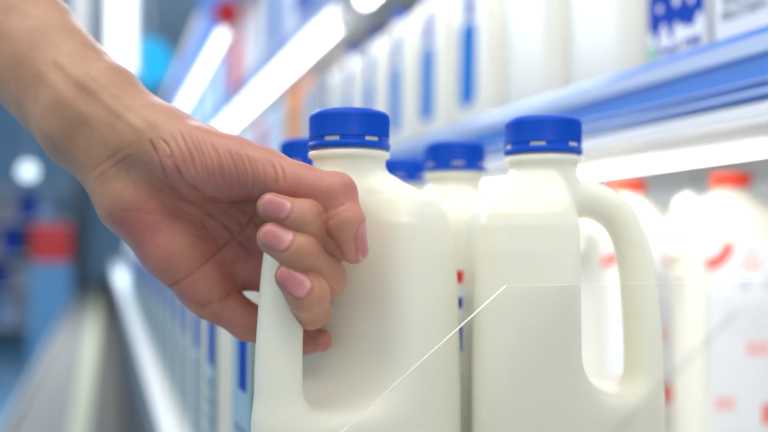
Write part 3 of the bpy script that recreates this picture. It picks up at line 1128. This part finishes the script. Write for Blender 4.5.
# real local skin colour: the palm is redder than the forearm, finger backs are tanner
palm = np.zeros(len(P))
palm = np.clip((px - 0.9 * (200 - py) * 1.0 - 95) / 55, 0, 1)
fin = np.minimum(np.minimum(chain(P, INDEX, 4), chain(P, MIDDLE, 4)), chain(P, RING, 4))
backs = np.clip((chain(P, THUMB, 5) - fin) / 1.2, 0, 1) * np.clip((366 - P[:, 2]) / 8, 0, 1) * (np.abs(fin) < 2.5)
thumbm = np.clip((190 - py) / 40, 0, 1) * np.clip((px - 130) / 60, 0, 1)
W3 = np.array([0, 0, CZ]) + (P2[:, :1] * CR + P2[:, 1:2] * CU + P2[:, 2:3] * CF) / 1000.0
org = cam_pt(128, 142, .40)
me = np_mesh('person', W3 - org, Q[:, ::-1] if False else Q)
for nm, arr in (('palm', palm), ('nail', nail), ('nedge', nedge), ('lunula', lunula), ('crease', crease), ('backs', backs), ('thumbm', thumbm)):
    at = me.attributes.new(nm, 'FLOAT', 'POINT')
    at.data.foreach_set('value', arr.astype(np.float32))
m = bpy.data.materials.new('skin'); m.use_nodes = True
nt = m.node_tree; b = nt.nodes['Principled BSDF']


def att(n):
    a = nt.nodes.new('ShaderNodeAttribute'); a.attribute_name = n
    return a.outputs['Fac']


def mixc(fac, A, Bc):
    x = nt.nodes.new('ShaderNodeMix'); x.data_type = 'RGBA'
    nt.links.new(fac, x.inputs['Factor'])
    for s, v in (('A', A), ('B', Bc)):
        if isinstance(v, tuple): x.inputs[s].default_value = (*v, 1)
        else: nt.links.new(v, x.inputs[s])
    return x.outputs['Result']


def mul(o, k):
    x = nt.nodes.new('ShaderNodeMath'); x.operation = 'MULTIPLY'
    nt.links.new(o, x.inputs[0])
    if isinstance(k, float): x.inputs[1].default_value = k
    else: nt.links.new(k, x.inputs[1])
    return x.outputs[0]


tc = nt.nodes.new('ShaderNodeTexCoord')
n1 = nt.nodes.new('ShaderNodeTexNoise'); n1.inputs['Scale'].default_value = 60; n1.inputs['Detail'].default_value = 5
nt.links.new(tc.outputs['Object'], n1.inputs['Vector'])
n3 = nt.nodes.new('ShaderNodeTexNoise'); n3.inputs['Scale'].default_value = 150; n3.inputs['Detail'].default_value = 3
nt.links.new(tc.outputs['Object'], n3.inputs['Vector'])
rmp = nt.nodes.new('ShaderNodeMapRange'); rmp.inputs[1].default_value = .35; rmp.inputs[2].default_value = .65
nt.links.new(n1.outputs['Fac'], rmp.inputs[0])
armc = mixc(rmp.outputs[0], (0.43, 0.225, 0.135), (0.52, 0.29, 0.18))
palmc = mixc(rmp.outputs[0], (0.48, 0.165, 0.135), (0.57, 0.25, 0.17))
c = mixc(att('palm'), armc, palmc)
c = mixc(mul(att('thumbm'), 0.6), c, (0.53, 0.26, 0.185))
c = mixc(mul(att('backs'), 0.7), c, (0.47, 0.235, 0.14))
c = mixc(mul(att('crease'), 0.75), c, (0.36, 0.12, 0.085))  # creases and nail grooves darkened in the colour to strengthen their shading
nailc = mixc(att('nedge'), mixc(att('lunula'), (0.50, 0.19, 0.185), (0.60, 0.27, 0.26)), (0.74, 0.52, 0.44))
c = mixc(att('nail'), c, nailc)
nt.links.new(c, b.inputs['Base Color'])
rr = nt.nodes.new('ShaderNodeMapRange'); rr.inputs[3].default_value = 0.44; rr.inputs[4].default_value = 0.28
nt.links.new(att('nail'), rr.inputs[0]); nt.links.new(rr.outputs[0], b.inputs['Roughness'])
b.inputs['Subsurface Weight'].default_value = 0.4
b.inputs['Subsurface Radius'].default_value = (1.0, 0.38, 0.22)
b.inputs['Subsurface Scale'].default_value = 0.0013
b.inputs['Specular IOR Level'].default_value = 0.4
vo = nt.nodes.new('ShaderNodeTexVoronoi'); vo.inputs['Scale'].default_value = 1300; vo.feature = 'DISTANCE_TO_EDGE'
nt.links.new(tc.outputs['Object'], vo.inputs['Vector'])
add = nt.nodes.new('ShaderNodeMath'); add.operation = 'MULTIPLY_ADD'
nt.links.new(vo.outputs['Distance'], add.inputs[0]); add.inputs[1].default_value = 0.35
nt.links.new(n3.outputs['Fac'], add.inputs[2])
inv = nt.nodes.new('ShaderNodeMapRange'); inv.inputs[3].default_value = 1.0; inv.inputs[4].default_value = 0.0
nt.links.new(att('nail'), inv.inputs[0])
bp = nt.nodes.new('ShaderNodeBump'); bp.inputs['Strength'].default_value = 0.6; bp.inputs['Distance'].default_value = 0.0006
nt.links.new(mul(add.outputs[0], inv.outputs[0]), bp.inputs['Height'])
nt.links.new(bp.outputs[0], b.inputs['Normal'])
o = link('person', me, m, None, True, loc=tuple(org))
setp(o, 'bare forearm and left hand gripping the milk jug handle, thumb over curled fingers', 'person')
